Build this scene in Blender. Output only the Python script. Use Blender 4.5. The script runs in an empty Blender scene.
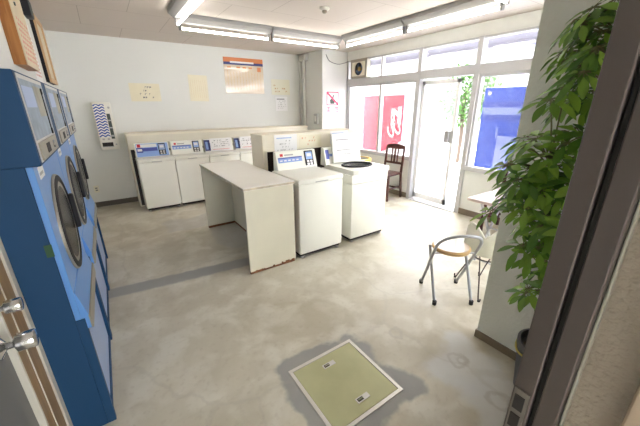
import bpy, bmesh, math, random
from mathutils import Vector, Matrix
random.seed(7)
C = bpy.context.scene.collection
PI = math.pi
R = math.radians

# ------------------------------------------------------------------ materials
def mat(name, col, rough=0.5, metal=0.0, noise=0.0, nscale=8.0, bump=0.0, bscale=60.0, spec=0.5, coat=0.0):
    m = bpy.data.materials.new(name); m.use_nodes = True
    nt = m.node_tree; b = nt.nodes['Principled BSDF']
    b.inputs['Base Color'].default_value = (*col, 1)
    b.inputs['Roughness'].default_value = rough
    b.inputs['Metallic'].default_value = metal
    b.inputs['Specular IOR Level'].default_value = spec
    b.inputs['Coat Weight'].default_value = coat
    tc = nt.nodes.new('ShaderNodeTexCoord')
    if noise:
        n = nt.nodes.new('ShaderNodeTexNoise'); n.inputs['Scale'].default_value = nscale
        n.inputs['Detail'].default_value = 5
        r = nt.nodes.new('ShaderNodeValToRGB')
        r.color_ramp.elements[0].position = .3; r.color_ramp.elements[1].position = .7
        r.color_ramp.elements[0].color = (*[c * (1 - noise) for c in col], 1)
        r.color_ramp.elements[1].color = (*[min(1, c * (1 + noise * .5)) for c in col], 1)
        nt.links.new(tc.outputs['Object'], n.inputs['Vector'])
        nt.links.new(n.outputs['Fac'], r.inputs['Fac']); nt.links.new(r.outputs['Color'], b.inputs['Base Color'])
    if bump:
        n2 = nt.nodes.new('ShaderNodeTexNoise'); n2.inputs['Scale'].default_value = bscale
        bp = nt.nodes.new('ShaderNodeBump'); bp.inputs['Strength'].default_value = bump; bp.inputs['Distance'].default_value = .01
        nt.links.new(tc.outputs['Object'], n2.inputs['Vector'])
        nt.links.new(n2.outputs['Fac'], bp.inputs['Height']); nt.links.new(bp.outputs['Normal'], b.inputs['Normal'])
    return m

def emit(name, col, s):
    m = bpy.data.materials.new(name); m.use_nodes = True
    nt = m.node_tree; nt.nodes.clear()
    o = nt.nodes.new('ShaderNodeOutputMaterial'); e = nt.nodes.new('ShaderNodeEmission')
    e.inputs['Color'].default_value = (*col, 1); e.inputs['Strength'].default_value = s
    nt.links.new(e.outputs[0], o.inputs[0]); return m

def glass(name, veil=.12, gloss=.06, tint=(1, 1, 1)):
    """thin window glass: clear, a little shiny, with a translucent veil that puts glare haze into the pane"""
    m = bpy.data.materials.new(name); m.use_nodes = True
    nt = m.node_tree; nt.nodes.clear()
    o = nt.nodes.new('ShaderNodeOutputMaterial')
    t = nt.nodes.new('ShaderNodeBsdfTransparent'); t.inputs[0].default_value = (*tint, 1)
    g = nt.nodes.new('ShaderNodeBsdfGlossy'); g.inputs['Roughness'].default_value = .03
    d = nt.nodes.new('ShaderNodeBsdfTranslucent'); d.inputs[0].default_value = (.95, .95, .95, 1)
    a = nt.nodes.new('ShaderNodeMixShader'); a.inputs[0].default_value = veil
    b = nt.nodes.new('ShaderNodeMixShader'); b.inputs[0].default_value = gloss
    nt.links.new(t.outputs[0], a.inputs[1]); nt.links.new(d.outputs[0], a.inputs[2])
    nt.links.new(a.outputs[0], b.inputs[1]); nt.links.new(g.outputs[0], b.inputs[2])
    nt.links.new(b.outputs[0], o.inputs[0]); return m

class NG:
    """small node helper"""
    def __init__(s, m): s.nt = m.node_tree
    def n(s, t, **k):
        x = s.nt.nodes.new(t)
        for a, v in k.items(): setattr(x, a, v)
        return x
    def val(s, x, v):
        if hasattr(v, 'is_output'): s.nt.links.new(v, x)
        else: x.default_value = v
    def math(s, op, a, b=0.0, c=0.0):
        x = s.n('ShaderNodeMath', operation=op); s.val(x.inputs[0], a); s.val(x.inputs[1], b); s.val(x.inputs[2], c); return x.outputs[0]
    def mix(s, f, a, b):
        x = s.n('ShaderNodeMix', data_type='RGBA'); s.val(x.inputs[0], f)
        s.val(x.inputs[6], a); s.val(x.inputs[7], b); return x.outputs[2]
    def step(s, v, lo, hi):
        x = s.n('ShaderNodeMapRange'); x.interpolation_type = 'SMOOTHSTEP'
        s.val(x.inputs[0], v); x.inputs[1].default_value = lo; x.inputs[2].default_value = hi; return x.outputs[0]
    def noise(s, vec, sc, det=4, dist=0.0):
        x = s.n('ShaderNodeTexNoise'); x.inputs['Scale'].default_value = sc; x.inputs['Detail'].default_value = det
        x.inputs['Distortion'].default_value = dist
        s.nt.links.new(vec, x.inputs['Vector']); return x.outputs['Fac']

def concrete_floor():
    m = bpy.data.materials.new('worn concrete'); m.use_nodes = True
    g = NG(m); b = m.node_tree.nodes['Principled BSDF']
    vec = g.n('ShaderNodeTexCoord').outputs['Object']
    sep = g.n('ShaderNodeSeparateXYZ'); m.node_tree.links.new(vec, sep.inputs[0])
    X, Y = sep.outputs[0], sep.outputs[1]
    nb = g.noise(vec, .9, 5, .6); nm = g.noise(vec, 4, 6, .4); nf = g.noise(vec, 26, 4)
    wob = g.math('MULTIPLY', g.math('SUBTRACT', g.noise(vec, 3.0, 4), .5), .34)
    wob2 = g.math('MULTIPLY', g.math('SUBTRACT', g.noise(vec, 9.0, 4), .5), .12)
    col = g.mix(g.step(nb, .35, .68), (.45, .41, .315, 1), (.62, .585, .485, 1))
    col = g.mix(g.math('MULTIPLY', g.step(nm, .42, .66), .55), col, (.71, .69, .61, 1))
    col = g.mix(g.math('MULTIPLY', g.step(nf, .52, .72), .22), col, (.34, .28, .20, 1))
    col = g.mix(g.math('MULTIPLY', g.step(g.noise(vec, 1.7, 8, 1.4), .50, .66), .3), col, (.37, .325, .23, 1))
    # patched trench that crosses the floor
    dy = g.math('ABSOLUTE', g.math('SUBTRACT', Y, g.math('SUBTRACT', 3.0, g.math('MULTIPLY', X, .105))))
    dy = g.math('ADD', dy, g.math('MULTIPLY', wob2, .5))
    tr = g.math('MULTIPLY', g.math('SUBTRACT', 1.0, g.step(dy, .07, .11)), g.math('SUBTRACT', 1.0, g.step(X, 1.0, 1.1)))
    col = g.mix(g.math('MULTIPLY', tr, .85), col, (.29, .29, .28, 1))
    # mortar round the hatch and two patches
    def patch(cx, cy, rx, ry, amt, c, w=1.0, soft=.16):
        nonlocal col
        ax = g.math('MAXIMUM', g.math('SUBTRACT', g.math('ABSOLUTE', g.math('SUBTRACT', X, cx)), rx), 0.0)
        ay = g.math('MAXIMUM', g.math('SUBTRACT', g.math('ABSOLUTE', g.math('SUBTRACT', Y, cy)), ry), 0.0)
        d = g.math('SQRT', g.math('ADD', g.math('MULTIPLY', ax, ax), g.math('MULTIPLY', ay, ay)))
        d = g.math('ADD', d, g.math('MULTIPLY', wob, w))
        k = g.math('MULTIPLY', g.math('SUBTRACT', 1.0, g.step(d, .05, .05 + soft * .5)), amt)
        k = g.math('MULTIPLY', k, g.math('ADD', .75, g.math('MULTIPLY', nm, .5)))
        col = g.mix(k, col, c)
    patch(.915, 1.11, .275, .27, .92, (.265, .265, .255, 1), 1.25, .10)
    patch(.80, 4.5, .25, .16, .45, (.36, .36, .35, 1))
    patch(1.2, 3.75, .2, .35, .45, (.36, .36, .35, 1))
    patch(1.66, .75, .12, .10, .7, (.60, .61, .61, 1), 1.2, .2)
    patch(1.58, .46, .12, .10, .7, (.60, .61, .61, 1), 1.2, .2)
    # ring marks of pots that stood here
    for cx, cy, rr in ((1.64, .80, .055), (1.655, .785, .028), (1.57, .49, .06), (1.50, 1.20, .05)):
        dx = g.math('SUBTRACT', X, cx); dy2 = g.math('SUBTRACT', Y, cy)
        d = g.math('SQRT', g.math('ADD', g.math('MULTIPLY', dx, dx), g.math('MULTIPLY', dy2, dy2)))
        d = g.math('ABSOLUTE', g.math('SUBTRACT', g.math('ADD', d, g.math('MULTIPLY', wob2, .75)), rr))
        col = g.mix(g.math('MULTIPLY', g.math('SUBTRACT', 1.0, g.step(d, .003, .016)), .38), col, (.36, .33, .29, 1))
    # hairline cracks
    vo = g.n('ShaderNodeTexVoronoi', feature='DISTANCE_TO_EDGE'); vo.inputs['Scale'].default_value = .55
    mv = g.n('ShaderNodeVectorMath', operation='ADD'); m.node_tree.links.new(vec, mv.inputs[0])
    cmb = g.n('ShaderNodeCombineXYZ'); m.node_tree.links.new(wob, cmb.inputs[0]); m.node_tree.links.new(wob2, cmb.inputs[1])
    m.node_tree.links.new(cmb.outputs[0], mv.inputs[1]); m.node_tree.links.new(mv.outputs[0], vo.inputs['Vector'])
    col = g.mix(g.math('MULTIPLY', g.math('SUBTRACT', 1.0, g.step(vo.outputs['Distance'], .002, .010)), .22), col, (.38, .35, .30, 1))
    m.node_tree.links.new(col, b.inputs['Base Color'])
    rr = g.math('ADD', .30, g.math('MULTIPLY', nm, .30)); m.node_tree.links.new(rr, b.inputs['Roughness'])
    bp = g.n('ShaderNodeBump'); bp.inputs['Strength'].default_value = .12; bp.inputs['Distance'].default_value = .01
    m.node_tree.links.new(nm, bp.inputs['Height']); m.node_tree.links.new(bp.outputs[0], b.inputs['Normal'])
    return m

def ceiling_mat():
    m = bpy.data.materials.new('ceiling board'); m.use_nodes = True
    g = NG(m); b = m.node_tree.nodes['Principled BSDF']; b.inputs['Roughness'].default_value = .85
    vec = g.n('ShaderNodeTexCoord').outputs['Object']
    br = g.n('ShaderNodeTexBrick'); br.offset = .5
    br.inputs['Scale'].default_value = 1.0; br.inputs['Brick Width'].default_value = .91; br.inputs['Row Height'].default_value = .91
    br.inputs['Mortar Size'].default_value = .004
    br.inputs['Color1'].default_value = (.60, .545, .495, 1); br.inputs['Color2'].default_value = (.588, .534, .485, 1)
    br.inputs['Mortar'].default_value = (.42, .375, .33, 1)
    m.node_tree.links.new(vec, br.inputs['Vector']); m.node_tree.links.new(br.outputs['Color'], b.inputs['Base Color'])
    n = g.noise(vec, 90, 3)
    bp = g.n('ShaderNodeBump'); bp.inputs['Strength'].default_value = .08
    m.node_tree.links.new(n, bp.inputs['Height']); m.node_tree.links.new(bp.outputs[0], b.inputs['Normal'])
    return m

def leaf_mat(name, c1, c2):
    m = bpy.data.materials.new(name); m.use_nodes = True
    g = NG(m); b = m.node_tree.nodes['Principled BSDF']
    gi = g.n('ShaderNodeNewGeometry')
    col = g.mix(gi.outputs['Random Per Island'], (*c1, 1), (*c2, 1))
    m.node_tree.links.new(col, b.inputs['Base Color']); b.inputs['Roughness'].default_value = .38
    out = m.node_tree.nodes['Material Output']
    t = g.n('ShaderNodeBsdfTranslucent'); m.node_tree.links.new(col, t.inputs[0])
    mx = g.n('ShaderNodeMixShader'); mx.inputs[0].default_value = .25
    m.node_tree.links.new(b.outputs[0], mx.inputs[1]); m.node_tree.links.new(t.outputs[0], mx.inputs[2])
    m.node_tree.links.new(mx.outputs[0], out.inputs[0]); return m

def wavy_mat():
    m = bpy.data.materials.new('blue wave print'); m.use_nodes = True
    g = NG(m); b = m.node_tree.nodes['Principled BSDF']
    vec = g.n('ShaderNodeTexCoord').outputs['Object']
    sp = g.n('ShaderNodeSeparateXYZ'); m.node_tree.links.new(vec, sp.inputs[0])
    wv = g.math('MULTIPLY', g.math('SINE', g.math('MULTIPLY', sp.outputs[0], 88.0)), .010)
    sn = g.math('SINE', g.math('MULTIPLY', g.math('ADD', sp.outputs[2], wv), 150.0))
    col = g.mix(g.step(sn, -.25, .1), (.8, .8, .78, 1), (.04, .09, .36, 1))
    m.node_tree.links.new(col, b.inputs['Base Color']); return m

def wood_mat(name, c1, c2, sc=6.0, rough=.45, axis='Z'):
    m = bpy.data.materials.new(name); m.use_nodes = True
    g = NG(m); b = m.node_tree.nodes['Principled BSDF']
    vec = g.n('ShaderNodeTexCoord').outputs['Object']
    mp = g.n('ShaderNodeMapping'); mp.inputs['Scale'].default_value = {'Z': (9, 9, .8), 'X': (.8, 9, 9), 'Y': (9, .8, 9)}[axis]
    m.node_tree.links.new(vec, mp.inputs[0])
    n = g.noise(mp.outputs[0], sc, 5, 1.0)
    m.node_tree.links.new(g.mix(g.step(n, .35, .65), (*c1, 1), (*c2, 1)), b.inputs['Base Color'])
    b.inputs['Roughness'].default_value = rough; return m

M = dict(
    floor=concrete_floor(), ceil=ceiling_mat(),
    wall=mat('painted wall', (.71, .72, .69), .8, noise=.03, nscale=1.5, bump=.05, bscale=120),
    paper=mat('textured wallpaper', (.80, .82, .75), .85, noise=.04, nscale=3, bump=.5, bscale=55),
    beigepaper=mat('beige rough wallpaper', (.46, .395, .32), .85, noise=.06, nscale=6, bump=.9, bscale=70),
    low=mat('white low wall', (.78, .79, .75), .7, noise=.03),
    base=mat('vinyl baseboard', (.22, .175, .12), .6),
    basedark=mat('brown baseboard', (.10, .085, .065), .5),
    alu=mat('pale aluminium frame', (.52, .52, .53), .45), doorwhite=mat('white painted door frame', (.85, .85, .85), .45),
    glass=glass('glare veiled window glass', .018, .03), glassdoor=glass('door glass', .05, .04), glasstop=glass('upper glass', .010, .03),  # white haze of outdoor glare is mixed into the panes by the veil
    white=mat('white enamel', (.86, .87, .83), .32, noise=.02, nscale=3, coat=.15),
    washer=mat('washer enamel', (.86, .87, .80), .33, noise=.02, nscale=3),
    greyplastic=mat('grey plastic', (.42, .43, .43), .5),
    cream=mat('cream laminate', (.78, .735, .60), .5, noise=.05, nscale=3),
    creamside=mat('counter laminate', (.74, .71, .575), .5, noise=.07, nscale=2.5),
    topwhite=mat('white counter laminate', (.87, .86, .81), .28, noise=.02),
    bank=mat('yellowed panel', (.70, .67, .56), .55, noise=.07, nscale=2),
    edge=mat('worn edge band', (.62, .55, .42), .6, noise=.3, nscale=14),
    rust=mat('rust', (.22, .09, .035), .8, noise=.5, nscale=30),
    dark=mat('dark gap', (.018, .014, .012), .7),
    darkbrown=mat('dark brown recess shade', (.025, .012, .008), .5),
    rubber=mat('black rubber', (.02, .02, .02), .6),
    black=mat('black plastic', (.016, .016, .02), .5, spec=.25),
    blue=mat('dryer blue enamel', (.015, .064, .155), .55, noise=.06, nscale=2, spec=.25),
    blueface=mat('dryer light blue enamel', (.13, .33, .74), .3, noise=.04, nscale=2, coat=.2),
    bluepale=mat('dryer pale blue panel', (.33, .44, .68), .35),
    labelgrey=mat('dryer instruction label', (.30, .38, .48), .5, noise=.25, nscale=14),
    labeltan=mat('dryer instruction label tan', (.38, .37, .30), .5, noise=.25, nscale=14),
    silver=mat('brushed silver', (.60, .60, .60), .32, .85),
    chrome=mat('chrome', (.72, .72, .72), .14, 1.0),
    coinbox=mat('coin box steel', (.36, .33, .27), .4, .5),
    darkglass=mat('dark door glass', (.010, .010, .012), .25, 0, spec=.2),
    panelblue=mat('washer control blue', (.28, .45, .80), .35),
    panelnavy=mat('washer stripe navy', (.07, .10, .42), .35),
    panelsky=mat('washer stripe blue', (.24, .38, .72), .35),
    red=mat('red print', (.65, .03, .05), .5), pinkred=mat('pink red print', (.72, .06, .16), .5),
    orange=mat('orange print', (.62, .20, .06), .5), navy=mat('navy print', (.03, .04, .18), .5),
    grey=mat('grey print', (.17, .17, .18), .6), lgrey=mat('pale grey print', (.45, .45, .45), .6), icon=mat('dark icon', (.06, .08, .07), .6),
    sheet=mat('white paper sheet', (.80, .80, .80), .6), yellowsheet=mat('yellowed paper sheet', (.74, .69, .52), .45, noise=.04),
    buffsheet=mat('buff notice sheet', (.62, .51, .37), .2, noise=.05, coat=.6), palesheet=mat('pale cream sheet', (.74, .72, .58), .5),
    hatch=mat('olive hatch plate', (.44, .44, .25), .36, .2, noise=.10, nscale=5),
    hatchframe=mat('hatch frame', (.62, .60, .57), .35, .7),
    fixture=mat('light housing', (.25, .245, .235), .6),
    tube=emit('fluorescent tube', (1, .955, .88), 10.0),
    steel=mat('tube steel', (.40, .41, .44), .4, .3),
    seatwood=mat('honey seat wood', (.62, .40, .16), .35, noise=.12, nscale=6), seatglare=mat('pale seat top with glare', (.70, .60, .50), .22),
    shell=mat('cream shell plastic', (.74, .73, .63), .42),
    wire=mat('dark wire legs', (.07, .055, .05), .4, .5),
    rose=wood_mat('dark reddish wood', (.055, .016, .012), (.10, .03, .022), 5),
    tabletop=mat('pale pink table laminate', (.60, .49, .45), .35),
    doorgrey=mat('grey door', (.13, .13, .13), .5), trimlight=mat('pale trim', (.62, .60, .52), .5),
    brown=wood_mat('brown jamb wood', (.24, .145, .06), (.30, .19, .085), 5),
    boardwood=wood_mat('orange brown wood', (.33, .12, .022), (.45, .19, .045), 4),
    boardface=mat('aged board face', (.63, .53, .36), .5, noise=.1, nscale=4), tan=mat('tan frame', (.55, .36, .19), .5),
    jamb=mat('brown steel door frame', (.075, .058, .05), .42, .1), strike=mat('tarnished strike plate', (.17, .15, .13), .45, .4), palewood=mat('pale brown trim', (.36, .27, .19), .5), redink=mat('faded red ink', (.62, .27, .22), .6), jambgroove=mat('frame groove', (.02, .017, .015), .7),
    yellow=mat('yellow plastic', (.72, .52, .10), .4), bin=mat('pale plastic', (.74, .73, .66), .5),
    pot=mat('dark grey pot', (.07, .07, .08), .5), soil=mat('soil', (.05, .035, .02), .9), yellowband=mat('yellow twine', (.6, .5, .12), .6),
    leaf=leaf_mat('glossy leaf', (.06, .18, .022), (.28, .50, .06)), bark=mat('green brown stem', (.16, .16, .06), .7),
    treeleaf=leaf_mat('street tree leaf', (.022, .075, .009), (.055, .14, .02)), trunk=mat('tree bark', (.05, .035, .025), .9),
    street=mat('pale paving', (.66, .65, .63), .8, noise=.06, nscale=2), redmachine=mat('red machine side', (.50, .012, .05), .35),
    bluemachine=mat('blue machine side', (.0015, .045, .42), .3), blueband=mat('pale blue band', (.19, .24, .50), .4), blueledge=mat('deep blue band', (.001, .028, .32), .35),
    machwhite=mat('white machine panel', (.60, .60, .60), .4), building=mat('pale render', (.155, .155, .158), .8, noise=.05), bwin=mat('far window', (.075, .08, .09), .3), awning=mat('grey shutter box', (.13, .125, .16), .6),
    green=mat('green sticker', (.02, .085, .03), .5), pipe=mat('painted pipe', (.68, .69, .66), .5), fanblade=mat('bluish fan blade', (.10, .17, .30), .4), fanhub=mat('ochre fan hub', (.45, .35, .12), .5), wavy=wavy_mat(), whitegloss=mat('white lettering', (.85, .85, .85), .4),
)

# ------------------------------------------------------------------ mesh building
class MB:
    def __init__(s): s.v = []; s.f = []; s.mi = []; s.mats = []; s.sm = []
    def _m(s, m):
        m = M[m] if isinstance(m, str) else m
        if m not in s.mats: s.mats.append(m)
        return s.mats.index(m)
    def raw(s, vs, fs, m, smooth=False):
        k = len(s.v); i = s._m(m)
        s.v += [tuple(v) for v in vs]
        for f in fs: s.f.append([k + q for q in f]); s.mi.append(i); s.sm.append(smooth)
        return s
    def box(s, a, b, m):
        x0, y0, z0 = a; x1, y1, z1 = b
        x0, x1 = sorted((x0, x1)); y0, y1 = sorted((y0, y1)); z0, z1 = sorted((z0, z1))
        vs = [(x0, y0, z0), (x1, y0, z0), (x1, y1, z0), (x0, y1, z0), (x0, y0, z1), (x1, y0, z1), (x1, y1, z1), (x0, y1, z1)]
        return s.raw(vs, [(0, 3, 2, 1), (4, 5, 6, 7), (0, 1, 5, 4), (1, 2, 6, 5), (2, 3, 7, 6), (3, 0, 4, 7)], m)
    def rbox(s, a, b, m, r=.01, seg=3):
        bm = bmesh.new(); bmesh.ops.create_cube(bm, size=1)
        for v in bm.verts:
            v.co = Vector([a[i] + (b[i] - a[i]) * (v.co[i] + .5) for i in range(3)])
        bmesh.ops.bevel(bm, geom=bm.edges[:], offset=r, segments=seg, affect='EDGES', profile=.5)
        bm.verts.index_update()
        s.raw([v.co[:] for v in bm.verts], [[v.index for v in f.verts] for f in bm.faces], m, True); bm.free(); return s
    def prism(s, poly, lo, hi, m, axis='Y', smooth=False):
        """extrude a polygon given in the two other axes along axis"""
        def P(u, v, w): return {'Y': (u, w, v), 'X': (w, u, v), 'Z': (u, v, w)}[axis]
        n = len(poly)
        vs = [P(u, v, lo) for u, v in poly] + [P(u, v, hi) for u, v in poly]
        fs = [list(range(n))[::-1], list(range(n, 2 * n))]
        for i in range(n): fs.append([i, (i + 1) % n, n + (i + 1) % n, n + i])
        return s.raw(vs, fs, m, smooth)
    def tube(s, pts, r, m, n=10, closed=False, caps=True):
        pts = [Vector(p) for p in pts]; k = len(pts)
        rs = r if isinstance(r, (list, tuple)) else [r] * k
        vs = []; up = None
        for i, p in enumerate(pts):
            if closed: t = pts[(i + 1) % k] - pts[i - 1]
            else: t = pts[min(i + 1, k - 1)] - pts[max(i - 1, 0)]
            t.normalize()
            if up is None:
                up = Vector((0, 0, 1)) if abs(t.z) < .9 else Vector((1, 0, 0))
            a = t.cross(up)
            if a.length < 1e-4: a = t.cross(Vector((0, 1, 0)))
            a.normalize(); b = a.cross(t).normalized(); up = b
            for j in range(n):
                q = 2 * PI * j / n; vs.append(p + (a * math.cos(q) + b * math.sin(q)) * rs[i])
        fs = []
        for i in range(k if closed else k - 1):
            i2 = (i + 1) % k
            for j in range(n): fs.append([i * n + j, i * n + (j + 1) % n, i2 * n + (j + 1) % n, i2 * n + j])
        if caps and not closed: fs += [list(range(n)), list(range((k - 1) * n, k * n))[::-1]]
        return s.raw(vs, fs, m, True)
    def cyl(s, p, q, r, m, n=20): return s.tube([p, q], r, m, n)
    def lathe(s, prof, m, c=(0, 0, 0), axis='Z', n=28):
        """prof: (radius, height) list"""
        vs = []
        for r_, h_ in prof:
            for j in range(n):
                q = 2 * PI * j / n; u, v = r_ * math.cos(q), r_ * math.sin(q)
                vs.append({'Z': (c[0] + u, c[1] + v, c[2] + h_), 'X': (c[0] + h_, c[1] + u, c[2] + v), 'Y': (c[0] + u, c[1] + h_, c[2] + v)}[axis])
        fs = []
        for i in range(len(prof) - 1):
            for j in range(n): fs.append([i * n + j, i * n + (j + 1) % n, (i + 1) * n + (j + 1) % n, (i + 1) * n + j])
        fs += [list(range(n))[::-1], list(range((len(prof) - 1) * n, len(prof) * n))]
        return s.raw(vs, fs, m, True)
    def build(s, name, parent=None, bevel=0.0, loc=None):
        me = bpy.data.meshes.new(name)
        off = Vector(loc) if loc else Vector((0, 0, 0))
        me.from_pydata([tuple(Vector(v) - off) for v in s.v], [], s.f)
        for m in s.mats: me.materials.append(m)
        for p, i, sm in zip(me.polygons, s.mi, s.sm): p.material_index = i; p.use_smooth = sm
        bm = bmesh.new(); bm.from_mesh(me); bmesh.ops.recalc_face_normals(bm, faces=bm.faces[:]); bm.to_mesh(me); bm.free()
        o = bpy.data.objects.new(name, me); C.objects.link(o); o.location = off
        if any(s.sm):
            try: me.set_sharp_from_angle(angle=R(40))
            except Exception: pass
        if bevel:
            b = o.modifiers.new('edge', 'BEVEL'); b.width = bevel; b.segments = 2; b.limit_method = 'ANGLE'; b.angle_limit = R(50)
        if parent: o.parent = parent
        return o

def tag(o, label, cat, group=None, kind=None):
    o['label'] = label; o['category'] = cat
    if group: o['group'] = group
    if kind: o['kind'] = kind
    return o
def thing(name, label, cat, loc=(0, 0, 0), rz=0.0, group=None):
    o = bpy.data.objects.new(name, None); C.objects.link(o); o.location = loc; o.rotation_euler = (0, 0, rz); o.empty_display_size = .1
    return tag(o, label, cat, group)
def struct(o): o['kind'] = 'structure'; return o
def dup(root, loc, rz, label):
    r = root.copy(); C.objects.link(r); r.location = loc; r.rotation_euler = (0, 0, rz); r['label'] = label
    for ch in list(root.children):
        c = ch.copy(); C.objects.link(c); c.parent = r
        for g in list(ch.children):
            d = g.copy(); C.objects.link(d); d.parent = c
    return r
def spline(pts, n=8, closed=False):
    P = [Vector(p) for p in pts]; k = len(P); out = []
    for i in range(k if closed else k - 1):
        p0 = P[(i - 1) % k] if closed else P[max(i - 1, 0)]; p1 = P[i]; p2 = P[(i + 1) % k]
        p3 = P[(i + 2) % k] if closed else P[min(i + 2, k - 1)]
        for j in range(n):
            t = j / n
            out.append(.5 * ((2 * p1) + (-p0 + p2) * t + (2 * p0 - 5 * p1 + 4 * p2 - p3) * t * t + (-p0 + 3 * p1 - 3 * p2 + p3) * t ** 3))
    if not closed: out.append(P[-1])
    return out

# ------------------------------------------------------------------ setting
CZ = 2.615           # ceiling height
BW = 6.17           # back wall
RW = 4.33           # window wall
LW = -.43           # wall over the dryers
WT = 2.448          # top of the glazing
SL = .70            # sill
struct(MB().box((-1.2, -1.6, -.1), (RW, BW, 0), 'floor').build('floor'))
struct(MB().box((-1.2, -1.6, CZ), (RW + .1, BW + .1, CZ + .1), 'ceil').build('ceiling'))
struct(MB().box((-1.2, BW, 0), (RW + .1, BW + .12, CZ), 'wall').build('wall_back'))
w = MB()
w.box((LW - .1, 1.602, 1.74), (LW, BW, CZ), 'wall')              # over the dryers
w.box((LW - .1, 3.90, 0), (LW, BW, 1.74), 'wall')
w.box((LW - .1, -1.6, 0), (LW, .45, CZ), 'wall')
w.box((LW - .1, .45, 2.02), (LW, 1.602, CZ), 'wall')
struct(w.build('wall_left'))
struct(MB().box((-1.2, 1.50, 0), (-1.12, 4.0, CZ), 'wall').box((-1.12, 3.92, 0), (LW - .1, 4.0, CZ), 'wall').build('wall_recess'))
w = MB()
w.box((RW, -1.6, WT), (RW + .1, 5.33, CZ), 'low')
w.box((RW, -1.6, 0), (RW + .1, 2.50, SL), 'low')
w.box((RW, 3.53, 0), (RW + .1, 5.33, SL), 'low')
w.box((RW, 5.33, 0), (RW + .1, BW, CZ), 'wall')
struct(w.build('wall_window'))
struct(MB().box((3.70, 5.33, 0), (RW, BW, CZ), 'wall').build('wall_pillar', bevel=.004))
struct(MB().box((2.05, -1.6, 0), (RW, -1.5, CZ), 'wall').build('wall_front'))
struct(MB().box((-1.2, -1.6, 0), (.15, -1.5, CZ), 'wall').box((.60, -1.6, 0), (2.05, -1.5, CZ), 'wall').box((.15, -1.6, 1.9), (.60, -1.5, CZ), 'wall').build('wall_fill_opening'))  # unseen wall behind the camera; opening added to let fill daylight in
# partition with the wallpaper, running towards the camera
struct(MB().box((1.955, -1.5, 0), (2.06, .85, CZ), 'paper').build('wall_partition', bevel=.003))
struct(MB().box((1.947, .18, 0), (1.955, .858, .058), 'base').box((1.955, .85, 0), (2.068, .858, .058), 'base').box((2.06, -1.5, 0), (2.068, .85, .058), 'base').build('baseboard_partition'))
struct(MB().box((.705, .0, 0), (1.955, .18, CZ), 'beigepaper').build('wall_entrance'))
struct(MB().box((-.1, BW - .012, 0), (3.70, BW, .085), 'basedark').box((LW, BW - .012, 0), (-.1, BW, .085), 'basedark').build('baseboard_back'))
struct(MB().box((RW - .012, -1.5, 0), (RW, 2.50, .09), 'base').box((RW - .012, 3.53, 0), (RW, 5.33, .09), 'base').build('baseboard_window'))

# steel door frame of the entrance
f = MB()
f.box((.655, .145, 0), (.75, .184, CZ), 'jamb')
f.box((.672, .134, 0), (.75, .145, CZ), 'jambgroove')
f.box((.660, .098, 0), (.75, .134, CZ), 'jamb')
f.box((.690, .0925, 0), (.75, .098, CZ), 'trimlight')
fr = struct(f.build('door_frame', bevel=.003)); fr.name = 'door_1'
s = MB().box((.652, .150, .86), (.656, .180, 1.0), 'strike').box((.650, .156, .945), (.6525, .176, .985), 'dark').box((.650, .156, .89), (.6525, .176, .93), 'dark')
s.build('strike_plate', fr)
struct(MB().box((.655, -.03, 0), (.72, .018, CZ), 'palewood').build('trim_1', bevel=.004))

# window wall frames ------------------------------------------------
def pane(name, y0, y1, z0, z1, frm, g, x=RW + .035):
    MB().box((x, y0, z0), (x + .006, y1, z1), g).build('pane', frm)
f = MB()
f.box((RW - .025, 3.465, 0), (RW + .09, 3.535, WT), 'alu')
f.box((RW - .025, 2.50, 0), (RW + .09, 2.57, WT), 'alu')
f.box((RW - .015, 5.275, SL), (RW + .08, 5.33, WT), 'alu')
f.box((RW - .015, .86, SL), (RW + .08, .93, WT), 'alu')
f.box((RW - .02, -1.5, 1.99), (RW + .08, 5.33, 2.105), 'alu')
f.box((RW - .015, -1.5, WT - .03), (RW + .08, 5.33, WT), 'alu')
struct(f.build('trim_2', bevel=.003))
f = MB()
for y0, y1 in ((3.535, 5.275),):
    f.box((RW - .03, y0, SL - .02), (RW + .08, y1, SL + .045), 'alu')
    f.box((RW, y0, 1.955), (RW + .07, y1, 1.99), 'alu')
    f.box((RW, 4.335, SL + .045), (RW + .07, 4.39, 1.955), 'alu')
    f.box((RW, y0, SL + .045), (RW + .07, y0 + .035, 1.955), 'alu'); f.box((RW, y1 - .035, SL + .045), (RW + .07, y1, 1.955), 'alu')
w1 = struct(f.build('window_1', bevel=.002))
pane('p', 3.57, 4.335, SL + .045, 1.955, w1, 'glass'); pane('p', 4.39, 5.24, SL + .045, 1.955, w1, 'glass')
f = MB().box((RW, 4.345, 2.105), (RW + .07, 4.38, WT - .03), 'alu')
w2 = struct(f.build('window_2'))
pane('p', 3.535, 4.345, 2.105, WT - .03, w2, 'glasstop'); pane('p', 4.38, 4.70, 2.105, WT - .03, w2, 'glasstop')
f = MB().box((RW - .03, .93, SL - .02), (RW + .08, 2.50, SL + .045), 'alu').box((RW, .93, 1.955), (RW + .07, 2.50, 1.99), 'alu')
f.box((RW, 2.465, SL + .045), (RW + .07, 2.50, 1.955), 'alu').box((RW, .93, SL + .045), (RW + .07, .965, 1.955), 'alu')
w3 = struct(f.build('window_3', bevel=.002)); pane('p', .965, 2.465, SL + .045, 1.955, w3, 'glass')
f = MB().box((RW, .93, 2.10), (RW + .07, 2.50, 2.12), 'alu')
w4 = struct(f.build('window_4')); pane('p', .93, 2.50, 2.12, WT - .03, w4, 'glasstop')
f = MB().box((RW, 2.57, 2.10), (RW + .07, 3.465, 2.12), 'alu')
w5 = struct(f.build('window_5')); pane('p', 2.57, 3.465, 2.12, WT - .03, w5, 'glasstop')
f = MB().box((RW - .03, -1.5, SL - .02), (RW + .08, .86, SL + .045), 'alu').box((RW, -.33, SL + .045), (RW + .07, -.28, 1.99), 'alu')
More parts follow.
